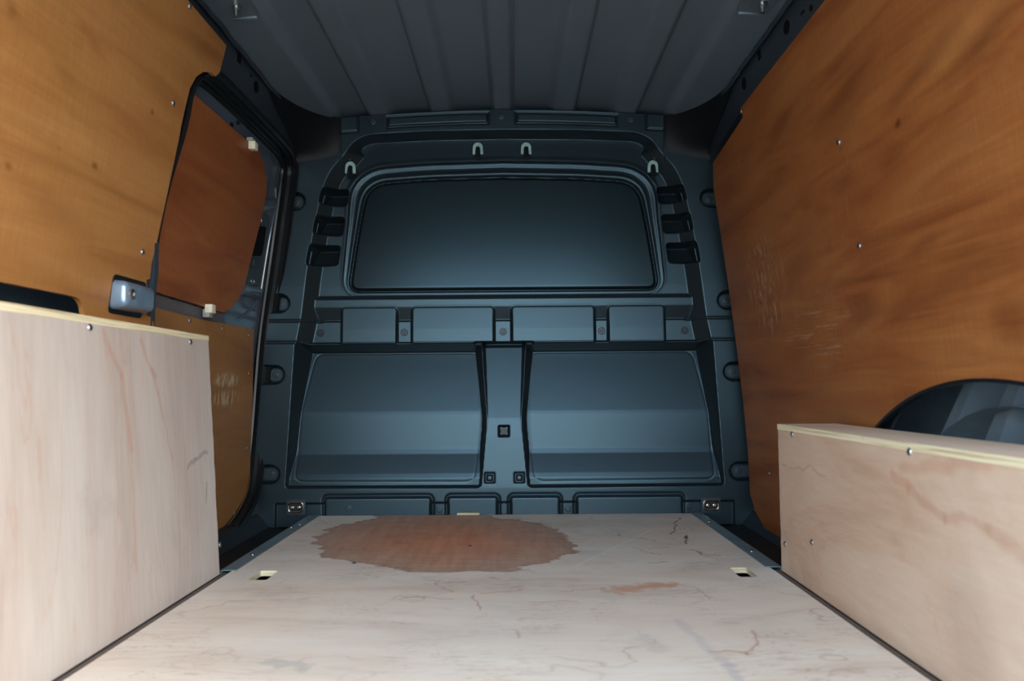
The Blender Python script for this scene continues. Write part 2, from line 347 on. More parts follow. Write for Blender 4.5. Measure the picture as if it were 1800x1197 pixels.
M_BOXR = ply_raw('raw_ply_pinkish', 2.9, 'y', srgb(184, 150, 126), srgb(196, 167, 144), srgb(202, 178, 158), False, [(U(*p, 'x', .622), U(*q, 'x', .622), wd_, col, am, .05) for p, q, wd_, col, am in (((1800, 800), (1590, 822), .016, srgb(178, 128, 98), .35), ((1572, 828), (1596, 866), .014, srgb(178, 128, 98), .45), ((1596, 866), (1660, 905), .010, srgb(170, 126, 100), .4), ((1660, 905), (1740, 925), .010, srgb(170, 130, 106), .4), ((1740, 925), (1800, 985), .010, srgb(170, 130, 106), .35), ((1690, 1070), (1712, 1160), .075, srgb(150, 130, 116), .28), ((1375, 818), (1450, 832), .003, srgb(130, 100, 82), .3))])
M_TOPR = ply_raw('raw_ply_top', 3.7, 'y', srgb(212, 180, 150), srgb(224, 196, 170), srgb(228, 206, 184))
M_FLOOR = ply_raw('raw_ply_floor', 5.1, 'x', srgb(212, 190, 170), srgb(226, 206, 188), srgb(232, 220, 204), True)
def ply_edge():
    t = NT('ply_layers'); X, Y, Z = t.sep()
    n = t.noise(t.map((4, 4, 260)), 1.4, 3)
    c = t.ramp(n, [(.35, srgb(176, 154, 118)), (.5, srgb(214, 200, 164)), (.7, srgb(226, 216, 186))])
    k = t.ramp(t.noise(t.pos, 16, 2), [(.68, 0.), (.74, 1.)])
    return t.fin(t.mix(t.math('MULTIPLY', k, .6), c, srgb(168, 140, 84)), .75, spec=.2)
M_EDGE = ply_edge()
M_PLASTIC = simple('charcoal_moulded_plastic', srgb(28, 35, 39), .31, spec=.62, tint=(.56, .85, 1, 1), var=.04, scale=4, bump=.25)
M_BLANK = simple('smooth_charcoal_blank', srgb(15, 21, 24), .22, spec=.38, tint=(.56, .85, 1, 1), var=.03, scale=4, bump=.1)
M_ROOF = simple('grey_primed_roof_steel', srgb(98, 112, 122), .40, spec=.5, var=.07, scale=3)
M_BODY = simple('slate_body_paint', srgb(50, 58, 66), .32, spec=.5, var=.05, scale=5)
M_DOOR = simple('slate_door_paint', srgb(78, 89, 104), .18, spec=.55, coat=.4, var=.05, scale=5)
M_BLACK = simple('black_panel_paint', srgb(15, 18, 21), .55, spec=.3)  # plain black for corner panels, floor pan and the sheet behind the bulkhead
M_SILL = simple('black_sill_plastic', srgb(26, 28, 31), .5, spec=.35, bump=.2)
M_RUBBER = simple('black_rubber', srgb(20, 22, 24), .36, spec=.4)
M_ARCH = simple('wheel_arch_plastic', srgb(100, 112, 120), .45, spec=.4, var=.1)
M_STEEL = simple('zinc_screw', srgb(200, 204, 206), .28, 1.)
M_DARK = simple('recess_shade', srgb(10, 11, 12), .7, spec=.2)  # near-black colour standing for the shade inside holes and slots
M_GALV = simple('galvanised_strip', srgb(118, 136, 142), .40, .35, var=.15, scale=12)
M_CHROME = simple('chrome', srgb(215, 212, 205), .12, 1.)
M_CLIP = simple('pale_green_clip', srgb(150, 178, 174), .45)
M_PEG = simple('dark_peg', srgb(18, 22, 25), .3)
M_BOLT = simple('dark_bolt', srgb(46, 50, 54), .35, .6)
M_FOAM = simple('cream_block', srgb(224, 216, 192), .6)
M_FOAM2 = simple('grey_block_foot', srgb(150, 146, 138), .5)
M_PLATE = simple('matt_latch_plate', srgb(58, 68, 74), .5, bump=.2)
M_TAB = simple('tab_plastic', srgb(42, 50, 54), .42, tint=(.7, .88, 1, 1))
M_JOINT = simple('brown_joint_strip', srgb(96, 82, 74), .6)
M_GROUND = simple('yard_concrete', srgb(140, 140, 136), .9, var=.1, scale=2)

# shared fastener meshes (+Z is outwards)
ME_SCREW = lathe_mesh('screw', [(.0062, -.001), (.0062, .0006), (.005, .0022), (.0018, .0028), (0, .0028)], M_STEEL, 14, (.0066, .0013, .0018, .0032), M_BOLT)
ME_BOLT = lathe_mesh('bolt', [(.012, -.002), (.012, .001), (.0105, .003), (.0085, .003), (.008, .0005), (.0055, .0005), (.0055, .0045), (.0042, .0055), (0, .0055)], M_BOLT, 18, (.005, .0012, .0045, .0060), M_TAB)
ME_PIN = lathe_mesh('push_pin', [(.0105, -.002), (.0105, .001), (.009, .002), (.0065, .002), (.006, .001), (.0025, .001), (.002, .003), (0, .003)], M_TAB, 16)
def screw(p, n, parent, name='screw', me=None): return link(name, me or ME_SCREW, p, parent, facing(n))
def wscrew(px, py, side, parent, off=0., sgn=1):
    P = UW(px, py, side, off); d = (w(P[2]+.02)-w(P[2]-.02))/.04
    n = np.array([-side, 0, d*1.]); n /= np.linalg.norm(n)
    return screw(P+n*.0006, n, parent)

# ================================================================== THE SETTING
YB = 2.60; S = YB/2.55                                     # plane of the bulkhead flange
YR = .20                                                 # rear sill
def shell_prof(z): return float(np.interp(z, [-.6, 0, .2, .4, .6, .74, .96, 1.12, 1.2, 1.29, 1.34], [.79, .803, .80, .79, .772, .748, .716, .702, .697, .688, .686]))
# yard outside
mk('ground', [(-9, -12, -.62), (9, -12, -.62), (9, 9, -.62), (-9, 9, -.62)], [(0, 1, 2, 3)], M_GROUND)['kind'] = 'structure'
# under floor of the van with the side wells
fl = thing('floor', (0, 1.3, -.06), kind='structure')
mk('floor_pan', [(-.62, YR, -.045), (.62, YR, -.045), (.62, 2.75, -.045), (-.62, 2.75, -.045), (-.62, YR, -.06), (.62, YR, -.06), (.62, 2.75, -.06), (-.62, 2.75, -.06)],
   [(0, 1, 2, 3), (4, 7, 6, 5), (0, 4, 5, 1), (1, 5, 6, 2), (2, 6, 7, 3), (3, 7, 4, 0)], M_BLACK, fl)
for s in (-1, 1):                                         # moulded side wells between floor board and door sill
    prof = [(.621, -.014), (.626, -.034), (.64, -.040), (.72, -.044), (.762, -.036), (.782, -.012), (.795, .004), (.83, .008), (.83, -.08), (.621, -.08)]
    V = []; n = len(prof)
    for y in (YR, 2.7): V += [(s*x, y, z) for x, z in prof]
    mk('side_well', V, [(i, (i+1) % n, n+(i+1) % n, n+i) for i in range(n)]+[tuple(range(n)), tuple(range(n, 2*n))], M_SILL, fl, True)
# roof: pressed steel with long swages
def roof_z(x): return 1.344-.085*x*x
RIB = [(.028, .034), (.19, .246), (.40, .460)]            # land edges: (start of channel wall)
def swage(x):
    a = abs(x)*1/1.02; d = 0.
    # channels pressed upwards between lands: steep inner wall, gentle outer wall
    for x0, x1 in ((.025, .178), (.232, .383), (.437, .565)):
        if x0 <= a <= x1:
            up = min(1, (a-x0)/.015); dn = min(1, (x1-a)/.03); t = min(up, dn); d = .020*t*t*(3-2*t)
    return d
xs = sorted(set(np.round(np.concatenate([np.arange(-.69, .6901, .006)]), 4)))
ys = list(np.arange(YR, 2.50, .08))+[2.52, 2.545, 2.56, 2.575, 2.59, 2.605, 2.62, 2.70]
V = []; Fc = []
for y in ys:
    fade = 1-min(1, max(0, (y-2.555)/.03)); fade = fade*fade*(3-2*fade)
    for x in xs: V.append((x, y, roof_z(x)+swage(x)))
nx = len(xs)
for j in range(len(ys)-1):
    for i in range(nx-1): Fc.append((j*nx+i, j*nx+i+1, (j+1)*nx+i+1, (j+1)*nx+i))
ce = thing('ceiling', (0, 1.3, 1.29), kind='structure')
mk('roof_skin', V, Fc, M_ROOF, ce, True)
mk('roof_top', [(-.75, YR, 1.385), (.75, YR, 1.385), (.75, 2.75, 1.385), (-.75, 2.75, 1.385)], [(0, 1, 2, 3)], M_ROOF, ce)
# cross bow end brackets with a hanging bolt
for s in (-1, 1):
    o = rnd([(s*.565, 1.50), (s*.645, 1.50), (s*.645, 1.875), (s*.575, 1.875)], .012)
    b = prism('bow_bracket', o, [], lambda u, v: (u, v, roof_z(u)-.001-.014*min(1, max(0, (1.885-v)/.03))), (0, 0, .012), M_ROOF, ce)
    box('bracket_lip', (min(s*.578, s*.640), 1.862, roof_z(.61)-.014), (max(s*.578, s*.640), 1.876, roof_z(.61)), M_ROOF, ce, .003)
    lathe = lathe_mesh('bracket_bolt', [(.012, -.002), (.012, .001), (.007, .002), (.007, .010), (.0045, .011), (.0045, .022), (0, .023)], M_STEEL, 12)
    P = U(415, 15, 'z', 1.295) if s < 0 else U(1340, 8, 'z', 1.295)
    link('bracket_bolt', lathe, (P[0], P[1], roof_z(P[0])-.014), ce, facing((0, 0, -1)))
# body sides behind the linings
def aperture():
    return yz([(300, 900), (300, 700), (302, 400), (322, 225), (334, 168), (348, 140), (368, 128), (392, 138), (450, 196), (505, 255), (517, 278), (519, 300),
               (513, 345), (498, 450), (480, 595), (464, 755), (452, 850), (440, 890), (415, 930), (390, 958)], -1, .022)
ap = aperture(); ap = [(p[0], max(p[1], -.05)) for p in ap]
ap[0] = (1.70, -.045); ap[1] = (1.70, .3); ap[2] = (1.70, .75)
wlft = thing('wall_left', (-.8, 1.3, -.06), kind='structure')
sheet('side_panel', [(YR, -.06), (2.72, -.06), (2.72, 1.38), (YR, 1.38)], [ap, rnd([(.7, .46), (1.53, .46), (1.53, .62), (.7, .62)], .04)], -1, 0, .006, M_BODY, wlft, prof=shell_prof)
wrgt = thing('wall_right', (.8, 1.3, -.06), kind='structure')
hole_r = [(1.64, .27)]+[(1.235+.405*math.cos(a), .27+.16*math.sin(a)) for a in np.linspace(.05, math.pi-.05, 24)]+[(.83, .27)]
sheet('side_panel', [(YR, -.06), (2.72, -.06), (2.72, 1.38), (YR, 1.38)], [hole_r], 1, 0, .006, M_BODY, wrgt, prof=shell_prof)
for s, wl_ in ((-1, wlft), (1, wrgt)):                    # outer skins
    sheet('outer_skin', [(YR, -.5), (2.74, -.5), (2.74, 1.40), (YR, 1.40)], [], s, .15, .004, M_ARCH, wl_, prof=shell_prof, step=.1)
    box('rear_pillar', (min(s*.80, s*.97), YR-.004, -.5), (max(s*.80, s*.97), YR+.03, .66), M_BODY, wl_)
mk('leak_blocker', [(-1, 2.76, -.5), (1, 2.76, -.5), (1, 2.76, 1.45), (-1, 2.76, 1.45)], [(0, 1, 2, 3)], M_BLACK)['kind'] = 'structure'  # unseen black sheet behind the bulkhead, added to stop light leaking in
# cant rail holes: oval and square plates, the shade inside put into dark colour
def rail_hole_shade(px, py, side, a, b, wl_, sq=False):
    x = .69*side
    for _ in range(20):
        P = U(px, py, 'x', x); x = side*shell_prof(P[2])
    n = 16; pts = [(a*math.cos(2*math.pi*i/n), b*math.sin(2*math.pi*i/n)) for i in range(n)]
    if sq: pts = rnd([(-a, -b), (a, -b), (a, b), (-a, b)], a*.3, 3)
    prism('rail_hole_shade', pts, [], lambda u, v: (side*(shell_prof(P[2]+v)-.0012), P[1]+u, P[2]+v), (side*.003, 0, 0), M_DARK, wl_)
    return P
for q in ((420, 103, -1, .014, .011, True), (450, 153, -1, .020, .016, False), (441, 133, -1, .004, .004, False)): rail_hole_shade(*q[:5], wlft, q[5])
for q in ((1383, 48, 1, .020, .016, False), (1335, 97, 1, .012, .012, True), (1308, 147, 1, .019, .017, False), (1426, 14, 1, .008, .007, False), (1411, 22, 1, .012, .003, False)): rail_hole_shade(*q[:5], wrgt, q[5])
# sealer beads along roof joint
for s, wl_ in ((-1, wlft), (1, wrgt)):
    rs = random.Random(5+s); path = []
    for y in np.arange(YR+.02, 2.42, .03): path.append((s*(.679+rs.uniform(-.0015, .0015)), y, 1.298+rs.uniform(-.002, .002)))
    sweep('sealer_bead', path, [(.006*math.cos(a), .006*math.sin(a)) for a in np.linspace(0, 2*math.pi, 7)[:-1]], M_BODY, wl_, up=(0, 0, 1))
# black corner panels between the bulkhead shoulder, the roof and the cant rail
for s, wl_ in ((-1, wlft), (1, wrgt)):
    V = []; n = 16; m = 10
    for i in range(n+1):
        a = i/n
        # top edge sweeps rearwards as it nears the side, bottom edge stays with the bulkhead shoulder
        ang = a*math.pi/2
        tx = .505+.175*math.sin(ang)**1.1; ty = 2.66-.38*(1-math.cos(ang))**.95
        bx = .50+.205*a; by = 2.665-.03*a*a
        for j in range(m+1):
            b = j/m; bb = min(1, b/.58); bb = bb*bb*(3-2*bb)
            x = tx*(1-b)+bx*b; y = ty*(1-bb)+by*bb; z = (roof_z(tx)+.004)*(1-b)+1.10*b
            x = min(x, shell_prof(z)-.001); V.append((s*x, y, z))
    Fc = [(i*(m+1)+j, i*(m+1)+j+1, (i+1)*(m+1)+j+1, (i+1)*(m+1)+j) for i in range(n) for j in range(m)]
    mk('corner_gusset', V, Fc, M_BLACK, wl_, True)

# ================================================================== BULKHEAD
bh = thing('bulkhead', (0, YB, -.03), 'charcoal moulded plastic bulkhead closing the front of the load space', 'bulkhead')
def sd(X, Z, poly):
    """signed distance, positive inside"""
    P = np.array(poly, float); d = np.full(X.shape, 1e9); ins = np.zeros(X.shape, bool); N = len(P)
    for i in range(N):
        ax, az = P[i]; bx, bz = P[(i+1) % N]; ex, ez = bx-ax, bz-az; L = ex*ex+ez*ez
        if L < 1e-14: continue
        t = np.clip(((X-ax)*ex+(Z-az)*ez)/L, 0, 1)
        d = np.minimum(d, (X-ax-t*ex)**2+(Z-az-t*ez)**2)
        c = (az > Z) != (bz > Z)
        if ez != 0: ins ^= c & (X < ax+(Z-az)*ex/ez)
    d = np.sqrt(d); return np.where(ins, d, -d)
def sst(t): t = np.clip(t, 0, 1); return t*t*(3-2*t)
G = .0025
gx = np.arange(-.80, .8001, G); gz = np.arange(-.03, 1.1201, G); nzf = len(gz); ntop = 76
def ztop(x):
    a = abs(x)
    if a <= .5255: return 1.313-.085*a*a
    if a <= .55: t = (a-.5255)/.0245; return 1.162+.026*(1-math.sqrt(max(0, 1-(1-t)**2)))
    return 1.162-.16*(a-.55)
ZT = np.array([ztop(x) for x in gx])
Zg = np.zeros((len(gx), nzf+ntop)); Zg[:, :nzf] = gz[None, :]
for k in range(ntop): Zg[:, nzf+k] = gz[-1]+(ZT-gz[-1])*(k+1)/ntop
Xg = np.repeat(gx[:, None], nzf+ntop, 1)
D = np.zeros_like(Xg); A = np.abs(Xg)
def local(fn, x0, x1, z0, z1):                            # run a feature only where it can matter
    i0, i1 = np.searchsorted(gx, [x0, x1]); m = (slice(max(i0, 0), i1), slice(None))
    fn(m, Xg[m], Zg[m])
def mirror(h): return h+[(-x, z) for x, z in reversed(h) if abs(x) > 1e-6]
# body recess with sloping cheeks
Bp = mirror([(0, 1.246), (.25, 1.243), (.44, 1.234), (.485, 1.212), (.515, 1.168), (.56, 1.12), (.585, 1.06), (.612, .93), (.635, .78), (.652, .63), (.668, .556), (.668, .40), (0, .40)])
Bp = rnd(Bp, .03, 4); sB = sd(Xg, Zg, Bp); sB = sB*(1+2.5*sst((Zg-1.17)/.05))
dep = np.interp(Zg, [.40, .556, .6255, .629, .672, .697, .709], [.043, .043, .043, .048, .031, .030, .039])
top_soft = 1+.30*np.clip((Zg-1.10)/.14, 0, 1)
rec = np.minimum(dep*top_soft, np.maximum(sB, 0)*1.0)
D -= rec
# raised pads of the middle shelf
PADS = [(-.527, -.347), (-.298, -.031), (.026, .296), (.340, .523)]
pad_polys = []
for x0, x1 in PADS:
    pl = rnd([(x0, .54), (x1, .54), (x1, .674), (x0, .674)], [0, 0, .012, .012], 4); pad_polys.append(pl)
    def f(m, X, Z, pl=pl):
        s = sd(X, Z, pl); k = sst((s+.004)/.0075)
        tgt = np.interp(Z, [.55, .60, .668, .680], [-.022, -.024, -.0295, -.030])
        D[m] = np.where(Z > .5, D[m]*(1-k)+tgt*k-.0016*np.exp(-((s-.001)/.0025)**2)*(Z > .66), D[m])
    local(f, x0-.03, x1+.03, .5, .7)
# ---- lower half
low = sst((.5565-Zg)/.0045)
dl = np.zeros_like(D)
pil = np.interp(Zg, [.09, .11, .25, .31, .54, .548, .556], [.0, .001, .009, .014, .062, .085, .085])
inpil = sst((.10-A)/.006); dl -= pil*inpil*(Zg > .085)
LP = []
depL = np.interp(Zg, [.09, .120, .135, .195, .212, .320, .332, .50, .545, .556], [.018, .0185, .023, .046, .050, .0565, .0585, .099, .110, .112])
for sgn in (-1, 1):
    pl = [(.670, .560), (.697, .093), (.075, .091), (.052, .302), (.062, .560)]
    pl = rnd([(sgn*x, z) for x, z in pl], [0, .012, .012, .03, 0], 4); LP.append(pl)
    s = sd(Xg, Zg, pl); base = np.minimum(dl, 0)
    inner = np.where(np.sign(Xg) == sgn, A, 9)
    d2 = -np.minimum(depL, np.maximum(s, 0)*3.2)
    dl = np.where(s > 0, np.minimum(d2, base*np.clip(1-s/.02, 0, 1)), dl)
    cr = rnd([(sgn*x, z) for x, z in [(.625, .524), (.664, .33), (.672, .112), (.098, .108), (.078, .30), (.086, .524)]], [.03, .05, .03, .03, .05, .03], 6)
    dl -= .0009*np.exp(-(sd(Xg, Zg, cr)/.0028)**2)
D = D*(1-low)+dl*low
# base pads
BP = [(-.572, -.233), (-.181, -.022), (.018, .175), (.227, .564)]
base_polys = []
for x0, x1 in BP:
    pl = rnd([(x0, -.1), (x1, -.1), (x1, .064), (x0, .064)], [0, 0, .012, .012], 5); base_polys.append(pl)
led = np.where((Zg < .047), 1, 0)*sst((.047-Zg)/.005)
D -= .010*led*sst((.73-A)/.005)
for (x0, x1), pl in zip(BP, base_polys):
    def f(m, X, Z, pl=pl):
        s = sd(X, Z, pl); D[m] = D[m]*(1-sst((s+.002)/.008))+(.006)*sst((s+.002)/.008)-.006*np.exp(-((s+.004)/.0042)**2)*(Z < .1)
    local(f, x0-.03, x1+.03, -.05, .1)
# seams on the flange
for zc, a0 in ((.627, .59), (.5575, .655)):
    D -= .004*np.exp(-((Zg-zc)/.0032)**2)*(A > a0)
# window blank with stepped frame
WP = mirror([(0, 1.102), (.25, 1.096), (.447, 1.081), (.478, .92), (.507, .724), (0, .724)])
WP = rnd([p for p in WP], [0, .05, .07, .2, .042, 0, .042, .2, .07, .05][:len(WP)] if len(WP) == 10 else .04, 8)
sW = sd(Xg, Zg, WP)
wid = np.interp(Zg, [.72, .76, .95, 1.06], [.020, .024, .036, .050])
tt = np.clip(-sW/wid, 0, 1.4)
frm = np.interp(tt, [0, .06, .18, .30, .44, .62, .80, .92, 1.0, 1.4], [.000, .002, .006, .006, .002, .001, .006, .007, .003, 0])
frm -= .0015*np.exp(-((tt-1.07)/.06)**2)
frm *= np.interp(Zg, [.74, .80, 1.04], [.18, .4, .8]); D = np.where(sW < 0, D+frm*(Zg > .69), D)
D -= .009*np.exp(-((sW-.001)/.0032)**2)
D += .004*sst((sW-.006)/.004)
# louvre pockets on both cheeks
def pocket(sgn, pts, depth):
    pl = rnd([(sgn*x, z) for x, z in pts], .008, 4); xs_ = [p[0] for p in pl]
    def f(m, X, Z):
        k = sst((sd(X, Z, pl)+.004)/.010); zc = np.mean([q[1] for q in pl]); D[m] = D[m]*(1-k)+np.minimum(D[m], -depth-.9*(Z-zc))*k
    local(f, min(xs_)-.02, max(xs_)+.02, 0, 2)
POCK = [((.510, 1.060), (.582, 1.060), (.594, 1.012), (.516, 1.010)),
        ((.524, .968), (.602, .968), (.612, .914), (.530, .912)),
        ((.537, .874), (.622, .874), (.634, .810), (.545, .814))]
for sgn in (-1, 1):
    for p in POCK: pocket(sgn, p, .088)
# fixing tab pockets on the flange
TABS = [(.671, 1.017), (.719, .684), (.733, .454), (.745, .137)]
def tabpocket(sgn, x, z):
    def f(m, X, Z):
        ax = X*sgn; dx = np.maximum(x-ax, 0); r = np.hypot(dx, Z-z); D[m] -= .026*sst((.0315-r)/.009)
    local(f, min(sgn*(x-.05), sgn*.8), max(sgn*(x-.05), sgn*.8), 0, 2)
for sgn in (-1, 1):
    for x, z in TABS: tabpocket(sgn, x, z)
# top strip insets, end tiles
def zt(X): return 1.313-.085*X*X
INS = []
for sgn in (-1, 1):
    v = (zt(Xg)-Zg); sI = np.minimum(np.minimum(sgn*Xg-.046, .374-sgn*Xg), np.minimum(v-.010, .043-v)); INS.append(sI)
    D += .003*sst(sI/.004)-.005*np.exp(-(sI/.003)**2)*(v < .06)
    sE = np.minimum(sgn*Xg-.472, v+.1); sE = np.minimum(sE, .048-v)
    D -= .004*np.exp(-(sE/.003)**2)*(v < .06)
# square clip recess and two square buttons on the pillar
def square(x, z, h, ring):
    def f(m, X, Z):
        s = h-np.maximum(np.abs(X-x), np.abs(Z-z))
        D[m] += -.014*sst((s+.001)/.006) if not ring else -.007*np.exp(-((s-.003)/.0035)**2)
    local(f, x-.05, x+.05, 0, 1)
square(-.001, .269, .018, False)
for x in (-.047, .047): square(x, .1215, .015, True)
def to_world(X, Z, d):                                    # the upper half of the bulkhead leans towards the cab
    lean = .05*np.maximum(Z-.74, 0.); k = S*(1+lean/YB)
    return np.stack([.035+(X-.035)*k, YB+lean-d, .41+(Z-.41)*k], -1)
def BW(x, z, d=0.): return to_world(np.array(x), np.array(z), np.array(d))
def dat(x, z):
    i = int(round((x+.8)/G)); j = int(np.argmin(np.abs(Zg[i]-z))); return float(D[i, j])
PW = to_world(Xg, Zg, D); NX, NZ = Xg.shape
fx = (Xg[:-1, :-1]+Xg[1:, 1:])/2; fz = (Zg[:-1, :-1]+Zg[1:, 1:])/2
def fav(a): return (a[:-1, :-1]+a[1:, 1:]+a[:-1, 1:]+a[1:, :-1])/4
region = np.zeros(fx.shape, int); parts = ['moulded_shell']
def claim(mask, name):
    parts.append(name); region[mask & (region == 0)] = len(parts)-1
claim(fav(sW) > .0005, 'window_blank')
for pl in LP: claim((sd(fx, fz, pl) > 0) & (fz < .556), 'seat_back_recess')
for (x0, x1), pl in zip(PADS, pad_polys): claim((sd(fx, fz, pl) > -.004) & (fz > .556) & (fz < .68), 'raised_pad')
for pl in base_polys: claim(sd(fx, fz, pl) > -.001, 'base_pad')
for sI in INS: claim(fav(sI) > 0, 'trim_inset')
claim((np.abs(fx) < .06) & (fz < .556) & (fz > .09), 'centre_pillar')
alive = np.abs(fx) < np.interp(fz, W_Z, W_X)+.022
idx = np.arange(NX*NZ).reshape(NX, NZ)
quads = np.stack([idx[:-1, :-1], idx[1:, :-1], idx[1:, 1:], idx[:-1, 1:]], -1)
Pf = PW.reshape(-1, 3)
# vertex normals of the whole moulding so that the split parts still shade as one surface
gxn = np.cross(np.gradient(PW, axis=0), np.gradient(PW, axis=1)); gxn /= np.linalg.norm(gxn, axis=-1, keepdims=True); Nf = gxn.reshape(-1, 3)
for k, nm in enumerate(parts):
    q = quads[(region == k) & alive]
    if len(q) == 0: continue
    used, inv = np.unique(q, return_inverse=True); inv = inv.reshape(-1, 4)
    Vv = Pf[used]; loc = np.array([(Vv[:, 0].min()+Vv[:, 0].max())/2, Vv[:, 1].mean(), Vv[:, 2].min()])
    me = bpy.data.meshes.new(nm); nv, nf = len(used), len(inv)
    me.vertices.add(nv); me.vertices.foreach_set('co', (Vv-loc).ravel().astype(np.float32))
    me.loops.add(nf*4); me.loops.foreach_set('vertex_index', inv.ravel().astype(np.int32))
    me.polygons.add(nf); me.polygons.foreach_set('loop_start', np.arange(0, nf*4, 4, dtype=np.int32))
    me.polygons.foreach_set('loop_total', np.full(nf, 4, dtype=np.int32))
    me.update(calc_edges=True); me.polygons.foreach_set('use_smooth', [True]*nf)
    me.materials.append(M_BLANK if nm == 'window_blank' else M_PLASTIC); me.validate()
    nn = Nf[used]
    if nn[:, 1].mean() > 0: nn = -nn
    me.normals_split_custom_set_from_vertices([tuple(v) for v in nn])
    o = link(nm, me, loc, bh)
    if nm == 'window_blank': o['label'] = 'smooth dark blank panel where the bulkhead window would be'
# bolts of the shelf and the clip, push pins along the base and the top strip
for x in (-.598, -.325, -.002, .319, .590): screw(BW(x, .590, dat(x, .59)+.001), (0, -1, 0), bh, 'bolt', ME_BOLT)
screw(BW(-.001, .269, dat(-.001, .269)+.004), (0, -1, 0), bh, 'bolt', ME_BOLT)
sqp = BW(-.001, .269, dat(-.001, .269)+.003)
box('clip_plate', sqp-np.array([.0115, .001, .0115]), sqp+np.array([.0115, .002, .0115]), M_GALV, bh, .001)
for x, z in ((-.494, .030), (.583, .028), (-.208, .022), (.201, .022)): screw(BW(x, z, dat(x, z)+.001), (0, -1, 0), bh, 'push_pin', ME_PIN)
for x, z in ((-.421, 1.277), (-.002, 1.289), (.421, 1.277)): screw(BW(x, z, dat(x, z)+.001), (0, -1, 0), bh, 'push_pin', ME_PIN)
for x, z in ((-.499, 1.157), (.497, 1.153)): screw(BW(x, z, dat(x, z)+.001), (0, -1, 0), bh, 'locating_pip', lathe_mesh('pip', [(.006, -.002), (.006, .001), (.003, .004), (0, .004)], M_TAB, 8))
for sgn in (-1, 1):
    for x, z in TABS:
        out = rnd([(x-.017, z-.0165), (x+.06, z-.0165), (x+.06, z+.0165), (x-.017, z+.0165)], [.016, 0, 0, .016], 7)
        d0 = dat(sgn*min(x, .78), z)
        t = prism('fixing_tab', [(sgn*a, b) for a, b in out], [], lambda u, v: BW(u, v, d0+.006), (0, .004, 0), M_TAB, bh)
        screw(BW(sgn*(x+.003), z, d0+.0065), (0, -1, 0), t, 'push_pin', ME_PIN)
# louvre lips on the outer end of each pocket
for sgn in (-1, 1):
    for p in POCK:
        (xa, za), (xb, zb) = p[1], p[2]
        o = rnd([(xa+.001, za-.018), (xa+.012, za-.018), (xb+.010, zb-.006), (xb-.001, zb-.006)], .003, 3)
        prism('louvre_lip', [(sgn*a, b) for a, b in o], [], lambda u, v: BW(u, v, -.020-.5*(.66-abs(u))*.4), (0, .006, 0), M_TAB, bh)
# pale clips with pegs
for x, z in ((-.081, 1.194), (.078, 1.193), (-.496, 1.127), (.491, 1.124)):
    d0 = max(dat(x+e_, z+f_) for e_ in (-.016, 0, .016) for f_ in (-.03, 0, .018))
    outer = [(x+.0165*math.cos(a), z+.004+.0165*math.sin(a)) for a in np.linspace(0, math.pi, 15)]+[(x-.0175, z-.018), (x-.0085, z-.018)] + \
            [(x+.0075*math.cos(a), z+.001+.0075*math.sin(a)) for a in np.linspace(math.pi, 0, 9)]+[(x+.0085, z-.018), (x+.0175, z-.018)]
    t = prism('cable_clip', outer, [], lambda u, v: BW(u, v, d0+.011), (0, .012, 0), M_CLIP, bh)
    t['label'] = 'pale green horseshoe clip'
    peg = [(x+.0072*math.cos(a), z-.001+.0072*math.sin(a)) for a in np.linspace(0, math.pi, 9)]+[(x-.0085, z-.030), (x-.005, z-.034), (x+.005, z-.034), (x+.0085, z-.030)]
    prism('peg', peg, [], lambda u, v: BW(u, v, d0+.015+.25*(z-v)), (0, .014, 0), M_PEG, t)
# chrome lashing eyes in the bottom corners
for x, z, lab in ((-.661, .035, 'chrome double lashing eye in the lower left corner of the bulkhead'), (.652, .033, 'chrome double lashing eye in the lower right corner of the bulkhead')):
    p0 = BW(x, z, max(dat(x, z), 0)+.001)
    e = thing('lashing_eye', p0, lab, 'lashing eye', 'lashing eyes at the foot of the bulkhead')
    fr = lambda u, v: p0+np.array([u, 0, v])
    prism('back_plate', rnd([(-.031, -.024), (.031, -.024), (.031, .024), (-.031, .024)], .004, 3), [], lambda u, v: fr(u, v)+np.array([0, -.003, 0]), (0, .003, 0), M_TAB, e)
    path = [fr(a, b)+np.array([0, -.006, 0]) for a, b in rnd([(-.0235, -.0155), (.0235, -.0155), (.0235, .0155), (-.0235, .0155)], .0125, 6)]
    sweep('ring', path, [(.004*math.cos(a), .0032*math.sin(a)) for a in np.linspace(0, 2*math.pi, 9)[:-1]], M_CHROME, e, up=(0, 1, 0), closed=True)
    prism('cup', rnd([(-.021, -.013), (.021, -.013), (.021, .013), (-.021, .013)], .011, 5), [], lambda u, v: fr(u, v)+np.array([0, -.0038, 0]), (0, .002, 0), M_BOLT, e)
    for dx in (-.0105, .0105): screw(fr(dx, -.001)+np.array([0, -.0045, 0]), (0, -1, 0), e, 'bolt', lathe_mesh('eye_bolt', [(.0075, -.001), (.0075, .002), (.0055, .005), (.003, .0055), (.0025, .003), (0, .003)], M_CHROME, 14))

